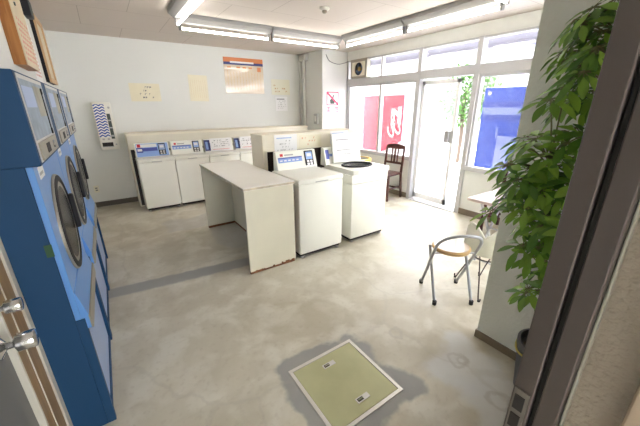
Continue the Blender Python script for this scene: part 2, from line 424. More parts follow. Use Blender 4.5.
w6 = struct(f.build('window_6')); pane('p', -1.5, .86, SL + .045, 1.99, w6, 'glass'); pane('p', -1.5, .86, 2.105, WT - .03, w6, 'glasstop')
# glass entrance door leaf, slid half open
x0 = RW + .055
f = MB()
y0, y1, zt = 2.80, 3.462, 1.965
f.box((x0, y0, .03), (x0 + .035, y0 + .05, zt), 'doorwhite').box((x0, y1 - .05, .03), (x0 + .035, y1, zt), 'doorwhite')
f.box((x0, y0, zt - .06), (x0 + .035, y1, zt), 'doorwhite').box((x0, y0, .03), (x0 + .035, y1, .13), 'doorwhite')
d2 = struct(f.build('door_2', bevel=.002))
MB().box((x0 + .013, y0 + .05, .13), (x0 + .019, y1 - .05, zt - .06), 'glassdoor').build('pane', d2)
MB().box((x0 - .012, y0 + .003, 1.04), (x0, y0 + .075, 1.22), 'greyplastic').box((x0 - .012, y0 + .085, 1.04), (x0 + .013, y0 + .155, 1.22), 'greyplastic').build('pull_plate', d2, .003)
struct(MB().box((RW - .06, 2.57, 0), (RW + .12, 3.465, .012), 'alu').build('trim_3'))
# outlet side door to the back of the dryers
f = MB()
f.box((LW - .1, 1.556, 0), (LW + .012, 1.602, 2.02), 'trimlight')
f.box((LW - .1, 1.36, 0), (LW + .004, 1.447, 2.02), 'brown').box((LW - .1, 1.453, 0), (LW + .004, 1.556, 2.02), 'brown').box((LW - .1, 1.447, 0), (LW + .007, 1.453, 2.02), 'trimlight')
f.box((LW - .1, 1.345, 0), (LW + .009, 1.36, 2.02), 'trimlight')
f.box((LW - .1, .45, 1.96), (LW + .004, 1.345, 2.02), 'brown').box((LW - .1, .45, 0), (LW + .004, .50, 1.96), 'brown')
struct(f.build('trim_4', bevel=.002))
d3 = struct(MB().box((LW - .06, .50, .01), (LW - .012, 1.345, 1.96), 'doorgrey').build('door_3', bevel=.002))
def knob(y, z, r, L, rose):
    k = MB(); c = (LW - .012, y, z)
    k.lathe([(rose, 0), (rose, .008), (rose * .55, .018), (r * .42, .024), (r * .42, L * .42), (r * .8, L * .48), (r, L * .52), (r * 1.0, L * .96), (r * .93, L), (r * .4, L + .002)], 'chrome', c, 'X')
    return k
knob(1.285, .835, .032, .10, .04).build('door_knob', d3)
knob(1.33, .955, .024, .085, .03).build('lock_knob', d3)

# ------------------------------------------------------------------ dryers
PW = .7595
def make_dryer(label):
    t = thing('clothes_dryer', label, 'dryer', (LW, 1.603, 0), 0, 'blue dryers built into the wall')
    X = lambda x: x - LW     # local x from world x
    b = MB()
    b.box((X(-.95), .002, .0), (X(-.285), PW - .002, 1.38), 'blue')
    b.build('body', t, .003)
    # lower base with side flanges
    for ya, yb in ((.002, .03), (PW - .03, PW - .002)): MB().box((X(-.285), ya, 0), (X(-.25), yb, .66), 'blue').build('base_flange', t, .002)
    MB().box((X(-.285), .03, .04), (X(-.268), PW - .03, .60), 'bluepale').build('kick_panel', t, .003)
    MB().box((X(-.285), .03, 0), (X(-.262), PW - .03, .04), 'blue').build('plinth', t)
    # lint tray with a silver lip
    tr = MB().prism([(X(-.285), .80), (X(-.258), .80), (X(-.232), .67), (X(-.232), .60), (X(-.285), .60)], .008, PW - .13, 'blueface').build('lint_drawer', t, .003)
    MB().box((X(-.236), .008, .60), (X(-.226), PW - .13, .672), 'coinbox').build('lip', tr, .002)
    # face with the round door
    MB().box((X(-.285), .004, .66), (X(-.262), PW - .004, 1.38), 'blueface').build('front_panel', t, .003)
    d = MB().lathe([(.252, 0), (.252, .008), (.249, .011), (.245, .011)], 'coinbox', (X(-.262), .385, 1.03), 'X', 48).lathe([(.245, .0), (.245, .014), (.222, .018), (.212, .010)], 'black', (X(-.262), .385, 1.03), 'X', 48).build('door', t)
    MB().lathe([(.213, 0), (.213, .008), (.19, .011), (.12, .014), (.03, .015)], 'darkglass', (X(-.262), .385, 1.03), 'X', 40).build('door_glass', d)
    MB().rbox((X(-.250), .58, .93), (X(-.226), .625, 1.13), 'black', .008).build('door_handle', d)
    MB().box((X(-.262), .645, .96), (X(-.250), .68, 1.11), 'black').build('hinge', d, .002)
    MB().box((X(-.262), .08, 1.315), (X(-.2605), .20, 1.365), 'sheet').box((X(-.2605), .085, 1.33), (X(-.260), .17, 1.342), 'lgrey').build('notice_label', t)
    # upper control cabinet
    MB().box((X(-.95), .0, 1.38), (X(-.235), PW, 1.73), 'blue').build('control_cabinet', t, .004)
    cp = MB().box((X(-.235), .03, 1.39), (X(-.232), PW - .12, 1.722), 'silver').build('control_panel', t, .002)
    MB().box((X(-.232), .045, 1.475), (X(-.2312), PW - .14, 1.705), 'labelgrey').box((X(-.2312), .06, 1.60), (X(-.2306), .30, 1.68), 'bluepale').box((X(-.2312), .33, 1.56), (X(-.2306), .52, 1.69), 'labeltan').build('instruction_label', cp)
    sl = MB().box((X(-.2318), .533, 1.485), (X(-.228), .547, 1.675), 'black')
    sl.cyl((X(-.232), .54, 1.485), (X(-.226), .54, 1.485), .014, 'black').cyl((X(-.232), .54, 1.675), (X(-.226), .54, 1.675), .014, 'black')
    sl.build('selector', cp)
    c = MB().box((X(-.234), .05, 1.395), (X(-.226), .58, 1.465), 'coinbox').build('coin_box', t, .003)
    MB().cyl((X(-.226), .42, 1.43), (X(-.219), .42, 1.43), .018, 'chrome').build('coin_lock', c)
    MB().box((X(-.226), .20, 1.41), (X(-.2245), .30, 1.45), 'dark').build('coin_return', c)
    return t
dr = make_dryer('blue clothes dryer beside the service door, its dark blue side in view')
dup(dr, (LW, 1.603 + .762, 0), 0, 'middle clothes dryer of the blue row, between two alike')
dup(dr, (LW, 1.603 + 1.524, 0), 0, 'blue clothes dryer at the far end of the row, towards the detergent dispenser')
tag(MB().box((-.306, 1.5975, 1.00), (-.281, 1.6025, 1.055), 'green').build('sticker'), 'small green sticker on the dark blue side of the dryer', 'sticker')

# ------------------------------------------------------------------ washers
def make_washer(name, W, D, H, lid_open=False, skin='washer', group=None, label='', loc=(0, 0, 0), panel_bg='washer', ph=.2, base_d=None, pm=(.012, .012)):
    """front at local y=0, width along x"""
    t = thing(name, label, 'washing machine', loc, 0, group)
    bd = base_d or D
    b = MB()
    b.rbox((0, .0, .055), (W, bd, H - (.14 if lid_open else .055)), skin, .012, 3)
    if lid_open:
        for a_, c_ in (((0, .0), (W, .012)), ((0, bd - .012), (W, bd)), ((0, .012), (.012, bd - .012)), ((W - .012, .012), (W, bd - .012))): b.box((a_[0], a_[1], H - .16), (c_[0], c_[1], H - .05), skin)
    b.build('body', t)
    MB().box((.02, .03, .02), (W - .02, bd - .03, .06), 'dark').build('plinth', t)
    for fx in (.045, W - .045):
        for fy in (.045, bd - .05):
            MB().lathe([(.024, 0), (.024, .018), (.012, .022), (.012, .06)], 'greyplastic', (fx, fy, 0)).build('foot', t)
    if lid_open:
        top = MB()
        # deck with a round opening
        n = 40; cx, cy, rr, ry = W * .56, D * .47, W * .36, D * .25
        ring = [(cx + rr * math.cos(2 * PI * i / n), cy + ry * math.sin(2 * PI * i / n)) for i in range(n)]
        out = []
        for i in range(n):
            a = 2 * PI * i / n; c_, s_ = math.cos(a), math.sin(a); k = 1 / max(abs(c_) / (W / 2 + .004), abs(s_) / (D * .5))
            out.append((cx + c_ * k, D * .5 + s_ * k - .003))
        vs = [(x, y, H) for x, y in ring] + [(x, y, H) for x, y in out] + [(x, y, H - .055) for x, y in out] + [(x, y, H - .055) for x, y in ring]
        fs = []
        for i in range(n):
            j = (i + 1) % n
            fs += [[i, j, n + j, n + i], [n + i, n + j, 2 * n + j, 2 * n + i], [i, 3 * n + i, 3 * n + j, j]]
        top.raw(vs, fs, skin); top.build('deck', t, .003)
        rg = MB().tube([(cx + rr * math.cos(2 * PI * i / n), cy + ry * math.sin(2 * PI * i / n), H + .004) for i in range(n)], .012, 'black', 8, closed=True)
        rg.build('tub_ring', t)
        tb = MB()
        tv = []
        for k_, dz_ in ((1.0, -.002), (1.0, -.12), (.5, -.13)):
            for i in range(n): tv.append((cx + rr * k_ * math.cos(2 * PI * i / n), cy + ry * k_ * math.sin(2 * PI * i / n), H + dz_))
        tf = [[k_ * n + i, k_ * n + (i + 1) % n, (k_ + 1) * n + (i + 1) % n, (k_ + 1) * n + i] for k_ in range(2) for i in range(n)] + [list(range(2 * n, 3 * n))]
        tb.raw(tv, tf, 'dark', True).build('tub', t)
        # raised lid leaning on the control panel
        L = MB(); q = R(80); y0 = D - .10
        e = Matrix.Translation((0, y0, H + .005)) @ Matrix.Rotation(q, 4, 'X')
        g = MB().rbox((.11, 0, 0), (W - .005, .365, .022), 'white', .008)
        g.rbox((.13, .03, .022), (W - .03, .335, .026), 'sheet', .001, 1)
        L.v, L.f, L.mi, L.mats, L.sm = [e @ Vector(v) for v in g.v], g.f, g.mi, g.mats, g.sm
        L.build('lid', t)
    else:
        l = MB(); l.rbox((-.004, -.006, H - .055), (W + .004, D - .02, H), skin, .014, 4)
        l.build('lid', t)
        MB().box((W * .36, -.0085, H - .048), (W * .64, -.004, H - .038), 'lgrey').build('lid_grip', t)
    # slanted control panel
    y0, y1 = D - .09, D - .02
    P = MB().prism([(y0, H - .02), (y1, H + ph), (y1 + .05, H + ph), (y1 + .06, H - .02)], pm[0], W - pm[1], panel_bg, 'X').build('control_panel', t, .006)
    def on(u0, u1, v0, v1, m, off, mb):
        q = lambda v: y0 + (y1 - y0) * (v * ph + .02) / (ph + .02)
        ux = lambda u: pm[0] + u * (W - pm[0] - pm[1])
        a, c = (ux(u0), q(v0), H + v0 * ph), (ux(u1), q(v1), H + v1 * ph)
        mb.raw([(a[0], a[1] - off, a[2]), (c[0], a[1] - off, a[2]), (c[0], c[1] - off, c[2]), (a[0], c[1] - off, c[2]),
                (a[0], a[1] + .002, a[2]), (c[0], a[1] + .002, a[2]), (c[0], c[1] + .002, c[2]), (a[0], c[1] + .002, c[2])],
               [(0, 1, 2, 3), (4, 7, 6, 5), (0, 4, 5, 1), (1, 5, 6, 2), (2, 6, 7, 3), (3, 7, 4, 0)], m)
    return t, P, on, H

def dress_panel(P, on, blue_bg, box_at=.66):
    m = MB()
    if blue_bg:
        on(.03, .97, .04, .96, 'panelblue', .0012, m)
        on(.05, .65, .42, .66, 'panelnavy', .0022, m); on(.05, .22, .34, .70, 'panelnavy', .0026, m); on(.07, .20, .44, .60, 'sheet', .0032, m)
        on(.05, .64, .70, .92, 'sheet', .0020, m)
        on(.075, .17, .72, .94, 'red', .0030, m)
    else:
        on(.04, .63, .40, .64, 'panelsky', .0012, m); on(.04, .63, .62, .68, 'panelnavy', .002, m)
        on(.10, .17, .74, .88, 'red', .002, m); on(.20, .42, .76, .84, 'lgrey', .002, m)
        for k in range(5): on(.08 + k * .1, .14 + k * .1, .47, .54, 'sheet', .002, m)
    m.build('graphics', P)
    c = MB()
    on(box_at, box_at + .21, .12, .94, 'black', .012, c)
    on(box_at + .02, box_at + .19, .46, .88, 'panelblue' if not blue_bg else 'bluepale', .0135, c)
    on(box_at + .05, box_at + .16, .62, .80, 'sheet', .0150, c)
    for k in range(2): on(box_at + .035 + k * .085, box_at + .09 + k * .085, .30, .41, 'silver', .016, c)
    for k in range(2): on(box_at + .035 + k * .085, box_at + .09 + k * .085, .15, .26, 'silver', .016, c)
    c.build('coin_unit', P)

# bank along the back wall
BWF = 5.36
GB = 'white washers along the back wall'
specs = [(.312, 'white washer with a blue control panel, nearest the detergent dispenser', True),
         (.836, 'white washer with a white control panel, second from the detergent dispenser', False),
         (1.378, 'white washer with a paper sign, half behind the long counter', False),
         (1.920, 'white washer with a paper sign, beside the middle partition', False),
         ]
for i, (x, lab, bl) in enumerate(specs):
    t, P, on, H = make_washer('washing_machine', .515 if i == 0 else .53, .34, .835, label=lab, group=GB, loc=(x, BWF, 0), panel_bg='washer', ph=.215, base_d=.34)
    dress_panel(P, on, bl, .68)
    if i >= 2:
        m = MB(); on(.0, .19, .10, .95, 'navy', .004, m); on(.04, .12, .2, .8, 'panelsky', .006, m); m.build('card_reader', P)
# paper signs leaning on the last two
def lines_on(mb, x0, x1, z0, z1, rows, y, m, rnd, dens=.75):
    """rows of small hand-drawn strokes standing for unreadable writing; faces -Y"""
    h = (z1 - z0) / rows
    for r in range(rows):
        z = z1 - (r + .5) * h; x = x0
        while x < x1 - h * .3:
            wd = h * rnd.uniform(.25, .6)
            if rnd.random() < dens:
                mb.box((x, y - .0012, z - h * .27), (min(x + wd * .25, x1), y, z + h * .27), m)
                mb.box((x, y - .0012, z + h * rnd.uniform(-.2, .2)), (min(x + wd, x1), y, z + h * rnd.uniform(.22, .3)), m)
            x += wd * 1.35
rnd = random.Random(3)
for x, lab in ((1.378, 'white notice propped on the washer next to the long counter'), (1.920, 'white notice propped on the washer behind the middle partition')):
    t = thing('notice', lab, 'notice', (x + .10, BWF + .215, .845), 0, 'notices propped on the back washers'); t.rotation_euler = (R(-12), 0, 0)
    MB().box((0, -.004, 0), (.37, .002, .225), 'sheet').build('sheet', t)
    m = MB(); lines_on(m, .04, .34, .07, .20, 4, -.004, 'grey', rnd, .45); m.box((.03, -.0055, .03), (.33, -.004, .036), 'red'); m.build('writing', t)
# panel behind the back washers
t = thing('washer_back_panel', 'yellowed boxed-in panel along the back wall behind the white washers', 'panel', (.25, BWF + .406, 0))
MB().box((0, 0, 0), (3.36, .02, 1.165), 'bank').build('front_board', t, .002)
MB().box((0, .02, 0), (.02, .403, 1.165), 'cream').build('side_board', t, .002)
MB().box((-.005, -.012, 1.165), (3.365, .403, 1.195), 'cream').build('top_board', t, .003)
MB().box((.02, -.004, .02), (.07, 0, .95), 'dark').box((.028, -.004, .90), (2.2, 0, .935), 'dark').build('gap_shade_strip', t)  # dark strips laid on for the shade in the gaps round the washers

# island --------------------------------------------------------------
t, P, on, H = make_washer('washing_machine', .572, .62, .893, label='white washer with closed lid at the end of the long counter', group='washers of the middle island', loc=(1.502, 2.592, 0), ph=.205, pm=(.05, -.02))
dress_panel(P, on, False, .70)
t, P, on, H = make_washer('washing_machine', .572, .62, .893, True, label='white washer with its lid raised over a black tub opening', group='washers of the middle island', loc=(2.22, 2.605, 0), ph=.205)
m = MB(); on(.04, .13, .30, .85, 'panelnavy', .003, m); on(.04, .30, .45, .6, 'panelsky', .002, m); m.build('graphics', P)
# printed instructions on the raised lid
lid = [c for c in t.children if c.name.startswith('lid')][0]
m = MB(); e = Matrix.Translation((0, .52, .898)) @ Matrix.Rotation(R(80), 4, 'X')
g = MB()
def lid_rect(u0, u1, v0, v1, mm): g.box((u0 + .04, v0, .026), (u1 + .04, v1, .0272), mm)
lid_rect(.13, .34, .285, .293, 'grey'); lid_rect(.13, .36, .155, .162, 'grey'); lid_rect(.25, .36, .10, .106, 'grey')
for k in range(4): lid_rect(.16, .19 + .02 * (k % 2), .185 + .022 * k, .190 + .022 * k, 'lgrey')
for k in range(4): lid_rect(.24, .31, .185 + .022 * k, .190 + .022 * k, 'lgrey')
for (a, b_, c_, d_) in ((.37, .43, .13, .133), (.37, .43, .18, .183), (.37, .373, .13, .18), (.427, .43, .13, .18), (.40, .402, .13, .18)): lid_rect(a, b_, c_, d_, 'bluepale')
for k in range(4): lid_rect(.13, .22 + .02 * k, .05 + .02 * k, .054 + .02 * k, 'lgrey')
m.v, m.f, m.mi, m.mats, m.sm = [e @ Vector(v) for v in g.v], g.f, g.mi, g.mats, g.sm
m.build('printed_instructions', lid)

t = thing('partition_box', 'cream boxed-in partition standing behind the middle island washers', 'partition', (1.472, 3.345, 0))
PWX = 1.43
MB().box((0, 0, 0), (.055, .02, 1.26), 'cream').box((0, .02, 0), (.02, .335, 1.26), 'cream').build('side_board', t, .002)
MB().box((.055, 0, 1.085), (PWX, .02, 1.26), 'cream').build('front_board', t, .002)
MB().box((PWX - .02, .02, 0), (PWX, .335, 1.26), 'cream').build('end_board', t, .002)
MB().box((.02, .315, 0), (PWX - .02, .335, 1.26), 'cream').build('rear_board', t, .002)
MB().box((-.005, -.006, 1.26), (PWX + .005, .34, 1.285), 'cream').build('top_board', t, .003)
MB().box((.055, .03, .0), (PWX - .02, .05, 1.085), 'darkbrown').build('recess_shade_sheet', t)  # near-black sheet put in for the shade of the open recess
# notices on the partition
def flat_notice(name, label, x0, x1, z0, z1, y, base, rows, ink, grp=None, dens=.6, heading=None, tilt=0.0, margin=.12):
    t = thing(name, label, 'notice', ((x0 + x1) / 2, y, z0), 0, grp)
    w_, h_ = x1 - x0, z1 - z0
    t.rotation_euler = (0, R(tilt), 0)
    MB().box((-w_ / 2, -.003, 0), (w_ / 2, 0, h_), base).build('sheet', t)
    m = MB(); lines_on(m, -w_ / 2 + margin * w_, w_ / 2 - margin * w_, h_ * .12, h_ * (.75 if heading else .88), rows, -.003, ink, rnd, dens)
    if heading: m.box((-w_ / 2 + .1 * w_, -.0045, h_ * .80), (w_ / 2 - .25 * w_, -.003, h_ * .86), heading)
    m.build('writing', t); return t
flat_notice('notice', 'white notice hanging on the partition over the closed-lid washer', 1.62, 1.93, 1.05, 1.275, 3.338, 'sheet', 4, 'lgrey', 'notices on the partition', .4, 'bluepale')
flat_notice('notice', 'yellowed notice on the partition between two white sheets', 1.965, 2.30, 1.10, 1.255, 3.344, 'yellowsheet', 3, 'orange', 'notices on the partition', .3)
flat_notice('notice', 'white notice on the partition over the raised lid', 2.44, 2.74, 1.12, 1.28, 3.338, 'sheet', 3, 'lgrey', 'notices on the partition', .4, 'bluepale')

# long counter
t = thing('counter_table', 'long cream counter with a white top and open knee space', 'counter', (.935, 2.612, 0))
CW, CL, CH = .53, 1.55, .892
MB().box((-.006, -.006, CH - .03), (CW, CL, CH), 'topwhite').box((-.008, -.008, CH - .026), (CW - .0, -.0055, CH - .006), 'edge').box((-.008, -.008, CH - .026), (-.0055, CL, CH - .006), 'edge').build('countertop', t, .002)
MB().box((0, 0, .012), (CW - .01, .03, CH - .03), 'creamside').build('end_panel', t, .002)
MB().box((0, CL - .04, .012), (CW - .01, CL - .01, CH - .03), 'creamside').build('end_panel', t, .002)
MB().box((CW - .16, .03, .012), (CW - .135, CL - .04, CH - .03), 'creamside').build('back_panel', t, .002)
m = MB()
xs = [0]
while xs[-1] < CW - .03: xs.append(xs[-1] + rnd.uniform(.02, .05))
for a, b_ in zip(xs, xs[1:]): m.box((a, -.0012, .0), (min(b_, CW - .01), .028, .012 + rnd.uniform(.004, .02) + .02 * (a / CW) ** 3), 'rust')
m.box((0, CL - .0415, 0), (CW - .01, CL - .012, .03), 'rust').box((CW - .1615, .03, 0), (CW - .136, CL - .04, .028), 'rust')
m.box((CW - .0105, -.001, .1), (CW - .008, .03, .78), 'rust')
m.build('rusty_edge', t)

# ------------------------------------------------------------------ on the back wall
t = thing('detergent_dispenser', 'white wall mounted detergent dispenser with a blue wave front', 'dispenser', (-.105, BW - .17, .95))
MB().rbox((0, 0, 0), (.245, .17, .72), 'bin', .012).build('body', t)
MB().box((.012, -.004, .20), (.155, 0, .69), 'wavy').build('wave_panel', t)
MB().box((.165, -.008, .17), (.21, 0, .55), 'icon').box((.168, -.010, .20), (.207, -.008, .23), 'greyplastic').box((.168, -.010, .33), (.207, -.008, .35), 'greyplastic').box((.168, -.010, .44), (.207, -.008, .46), 'greyplastic').build('price_strip', t, .001)
MB().box((.025, -.006, .05), (.17, 0, .115), 'dark').box((.02, -.010, .045), (.175, -.002, .055), 'greyplastic').build('delivery_slot', t)
for k in range(2): MB().box((.04 + .07 * k, -.008, .155), (.07 + .07 * k, 0, .18), 'greyplastic').build('button', t)
MB().cyl((.21, 0, .08), (.21, -.01, .08), .012, 'greyplastic').build('lock', t)
MB().cyl((.21, 0, .64), (.21, -.006, .64), .016, 'greyplastic').build('coin_slot', t)

flat_notice('poster', 'wide yellowed notice over the first white washer', .45, .90, 1.685, 1.965, BW - .001, 'yellowsheet', 4, 'grey', 'posters on the back wall', .42, None, 0, .24)
t_ = flat_notice('poster', 'upright buff notice between the wide one and the orange poster', 1.375, 1.705, 1.69, 2.13, BW - .001, 'yellowsheet', 4, 'lgrey', 'posters on the back wall', .0, None, 1.0)
m = MB()
for k in range(8): m.box((-.13 + k * .036, -.0042, .06), (-.128 + k * .036, -.003, .36), 'tan')
m.build('ruled_line', t_)
t_ = thing('poster', 'big glossy poster with an orange and navy heading', 'notice', (2.44, BW - .001, 1.835), 0, 'posters on the back wall')
MB().box((-.395, -.004, 0), (.395, 0, .63), 'buffsheet').build('sheet', t_)
m = MB().box((-.395, -.0055, .545), (.395, -.004, .63), 'orange').box((-.395, -.006, .505), (.395, -.004, .55), 'navy').box((-.27, -.007, .535), (.20, -.0055, .565), 'sheet')
m.box((.27, -.006, .40), (.345, -.004, .48), 'orange')
for k, x in enumerate((-.33, -.15, -.03, .09)): m.box((x, -.005, .45), (x + .07, -.004, .475), 'orange')
m.build('heading', t_)
m = MB()
for k in range(12):
    x = -.34 + k * .06
    z1 = .41 - rnd.uniform(0, .05)
    z = .06
    while z < z1: m.box((x, -.005, z), (x + .008 + rnd.uniform(0, .012), -.004, z + .012), 'tan'); z += .022
m.build('writing', t_)
flat_notice('poster', 'small cream notice above a white sheet near the pillar', 3.0, 3.43, 1.82, 2.12, BW - .001, 'palesheet', 4, 'tan', 'posters on the back wall', .28)
flat_notice('poster', 'small white sheet under the cream notice near the pillar', 3.08, 3.36, 1.50, 1.785, BW - .001, 'sheet', 5, 'lgrey', 'posters on the back wall', .5, 'grey')
t = thing('wall_outlet', 'cream wall outlet low on the back wall by the dryers', 'outlet', (-.31, BW, .25))
MB().rbox((-.035, -.012, 0), (.035, 0, .115), 'palesheet', .004).build('plate', t)
MB().box((-.016, -.0135, .03), (.016, -.011, .05), 'grey').box((-.016, -.0135, .065), (.016, -.011, .085), 'grey').build('socket', t)

# pillar: poster, pipes, switch
t = thing('poster', 'pink no-dyeing sign on the pillar beside the window', 'sign', (3.95, 5.329, 1.335), 0)
MB().box((-.20, -.003, 0), (.20, 0, .56), 'sheet').build('sheet', t)
m = MB()
x0, x1, z0, z1 = -.15, .15, .27, .53
for a, b_ in (((x0, z0), (x1, z0 + .018)), ((x0, z1 - .018), (x1, z1)), ((x0, z0), (x0 + .018, z1)), ((x1 - .018, z0), (x1, z1))):
    m.box((a[0], -.0045, a[1]), (b_[0], -.003, b_[1]), 'pinkred')
m.raw([(x0, -.006, z1 - .03), (x0 + .02, -.006, z1), (x1, -.006, z0 + .03), (x1 - .02, -.006, z0)], [(0, 1, 2, 3)], 'pinkred')
m.build('ban_frame', t)
m = MB()
body = [(-.055, .30), (.045, .30), (.06, .37), (.02, .41), (.035, .47), (.015, .475), (-.005, .42), (-.03, .45), (-.045, .44), (-.03, .40), (-.07, .37)]
m.prism(body, -.005, -.003, 'icon', 'Y'); m.build('pictogram', t)
m = MB()
def glyph(mb, ox, oz, s_, strokes, col):
    for (a, b_, c_, d_) in strokes: mb.box((ox + a * s_, -.0045, oz + b_ * s_), (ox + c_ * s_, -.003, oz + d_ * s_), col)
glyph(m, -.15, .14, .10, [(0, .85, 1, .97), (.44, .3, .56, 1), (.1, .6, .9, .7), (0, .28, 1, .38), (.44, 0, .56, .3), (.15, .0, .3, .2), (.7, 0, .85, .2)], 'pinkred')
glyph(m, .05, .14, .10, [(0, .8, .3, .92), (.1, 0, .22, 1), (.4, .85, 1, .97), (.4, .5, 1, .6), (.4, .5, .5, .95), (.9, .5, 1, .95), (.63, 0, .75, .85), (.35, .05, 1, .15)], 'pinkred')
glyph(m, -.16, .015, .09, [(0, 0, .1, 1), (0, .9, 1, 1), (.9, 0, 1, 1), (.25, .5, .75, .6), (.25, .25, .75, .35), (.45, .2, .55, .8), (.2, 0, .8, .08)], 'grey')
m.build('writing', t)
t = thing('conduit_pipe', 'white pipe with a junction box running up beside the pillar', 'pipe', (3.66, 5.95, 0))
MB().tube([(0, 0, 0), (0, 0, CZ - .12)], .028, 'pipe', 14).build('pipe_run', t)
MB().rbox((-.05, -.11, CZ - .14), (.05, .11, CZ - .03), 'pipe', .01).build('junction_box', t)
tag(MB().tube([(3.67, 6.12, 0), (3.67, 6.12, CZ)], .022, 'pipe', 12).build('drain_pipe', loc=(3.67, 6.12, 0)), 'thin white pipe in the corner behind the pillar', 'pipe')
t = thing('switch_box', 'grey switch box on the side of the pillar', 'switch', (3.70, 5.52, 1.24))
MB().rbox((-.05, -.06, 0), (0, .06, .21), 'greyplastic', .006).build('box', t)
MB().box((-.054, -.03, .05), (-.05, .03, .16), 'pipe').build('cover', t)
c = spline([(3.78, 5.32, 2.53), (3.86, 5.31, 2.42), (4.05, 5.305, 2.375), (4.2, 5.305, 2.40), (4.29, 5.26, 2.43)], 8)
tag(MB().tube(c, .006, 'grey', 6).build('fan_cable', loc=(4.05, 5.305, 2.4)), 'loose grey cable hanging from the ceiling to the ventilator', 'cable')
# ventilator in the upper window
t = thing('ventilation_fan', 'square ventilation fan set in the upper window by the pillar', 'fan', (RW - .05, 4.94, 2.11))
m = MB()
for a, b_ in (((-.235, .285), (.235, .335)), ((-.235, 0), (.235, .035)), ((-.235, .035), (-.185, .285)), ((.185, .035), (.235, .285))):
    m.box((0, a[0], a[1]), (.10, b_[0], b_[1]), 'coinbox')
m.build('housing', t, .003)
n = 32; m = MB(); vs = []; fs = []
for i in range(n):
    a = 2 * PI * i / n; c_, s_ = math.cos(a), math.sin(a); k = 1 / max(abs(c_) / .185, abs(s_) / .125)
    vs += [(.012, .115 * c_, .16 + .115 * s_), (.012, c_ * k, .16 + s_ * k)]
for i in range(n): j = (i + 1) % n; fs.append([2 * i, 2 * j, 2 * j + 1, 2 * i + 1])
m.raw(vs, fs, 'cream'); sh = m.build('shroud', t); sd = sh.modifiers.new('t', 'SOLIDIFY'); sd.thickness = .012
for k in range(4):
    a = k * PI / 2 + .4; b_ = a + .95
    m = MB(); P_ = []
    for q in (0, .5, 1):
        aa = a + (b_ - a) * q
        P_ += [(.05 - .02 * q, .03 * math.cos(aa), .16 + .03 * math.sin(aa)), (.055 - .03 * q, .108 * math.cos(aa), .16 + .108 * math.sin(aa))]
    m.raw(P_, [(0, 2, 3, 1), (2, 4, 5, 3)], 'fanblade', True); bl = m.build('blade', t); sd = bl.modifiers.new('t', 'SOLIDIFY'); sd.thickness = .003
MB().lathe([(.04, 0), (.04, .03), (.03, .04)], 'fanhub', (.02, 0, .16), 'X').build('hub', t)
MB().box((.085, -.235, 0), (.10, .235, .335), 'bwin').build('rear_louver', t)

# ------------------------------------------------------------------ left wall boards
t = thing('notice_board', 'thick orange-brown framed board hung over the middle dryer', 'board', (LW, 3.08, 1.88))
MB().box((0, 0, 0), (.068, .52, .66), 'boardwood').build('frame', t, .004)
MB().box((.068, .0, .0), (.074, .52, .66), 'boardface').build('face', t, .002)
m = MB()
r2 = random.Random(9)
for k in range(6):
    z = .04
    while z < .32:
        m.box((.074, .07 + k * .07, z), (.0752, .07 + k * .07 + r2.uniform(.02, .05), z + .018), 'redink'); z += .036
m.build('writing', t)
MB().cyl((.074, .16, .40), (.082, .16, .40), .012, 'icon').build('nail', t)
t = thing('framed_notice', 'tall tan framed notice on the wall over the far dryer', 'board', (LW, 4.66, 1.86))
MB().box((0, 0, 0), (.032, .60, .66), 'black').build('backing', t, .003)
m = MB()
for a, b_ in (((0, 0), (.60, .05)), ((0, .61), (.60, .66)), ((0, .05), (.05, .61)), ((.55, .05), (.60, .61))): m.box((.032, a[0], a[1]), (.05, b_[0], b_[1]), 'tan')
m.build('frame', t, .002)
MB().box((.032, .05, .05), (.035, .55, .61), 'boardface').build('sheet', t)
t = thing('wall_speaker', 'small black box fixed high on the wall above the dryers', 'speaker', (LW, 4.30, 2.42))
MB().rbox((0, 0, 0), (.06, .20, .16), 'black', .012).build('case', t)
MB().box((.06, .02, .02), (.063, .18, .14), 'icon').build('grille', t)
t = thing('paper_notice', 'pale sheet with red writing pinned between the two boards', 'notice', (LW, 3.98, 1.83))
MB().box((0, 0, 0), (.003, .42, .52), 'sheet').build('sheet', t)
m = MB()
for k in range(6):
    z = .05
    while z < .42:
        m.box((.003, .05 + k * .058, z), (.0042, .05 + k * .058 + r2.uniform(.015, .04), z + .016), 'redink'); z += .034
m.build('writing', t)

# ------------------------------------------------------------------ ceiling things
GL = 'fluorescent batten lights of the ceiling ring'
def make_light(label, x, y, rz, L=1.2):
    t = thing('fluorescent_light', label, 'light', (x, y, CZ), rz, GL)
    MB().prism([(-.09, 0), (.09, 0), (.085, -.04), (.03, -.085), (-.03, -.085), (-.085, -.04)], 0.006, L - .006, 'fixture', 'Y').build('housing', t, .002)
    for y0 in (.012, L - .042): MB().rbox((-.02, y0, -.165), (.02, y0 + .03, -.08), 'fixture', .006).build('lamp_holder', t)
    MB().tube([(0, .04, -.143), (0, L - .04, -.143)], .014, 'tube', 12).build('tube', t)
    return t
l0 = make_light('fluorescent light over the dryers, pointing at the back wall', .90, 2.97, 0)
dup(l0, (.935, 4.33, CZ), R(-90), 'fluorescent light along the back of the ring, over the blue panel washer')
dup(l0, (2.135, 4.33, CZ), R(-90), 'fluorescent light along the back of the ring, before the pillar')
dup(l0, (3.345, 2.985, CZ), 0, 'fluorescent light on the window side, nearer the pillar')
dup(l0, (3.345, 1.785, CZ), 0, 'fluorescent light on the window side, nearer the wallpapered partition')
dup(l0, (2.03, 1.70, CZ), R(-90), 'fluorescent light at the top of the picture, closing the ring')
t = thing('smoke_detector', 'small round ceiling detector in the middle of the light ring', 'detector', (2.24, 3.18, CZ))
MB().lathe([(.055, 0), (.055, -.018), (.045, -.028), (.026, -.03)], 'bin').build('base', t)
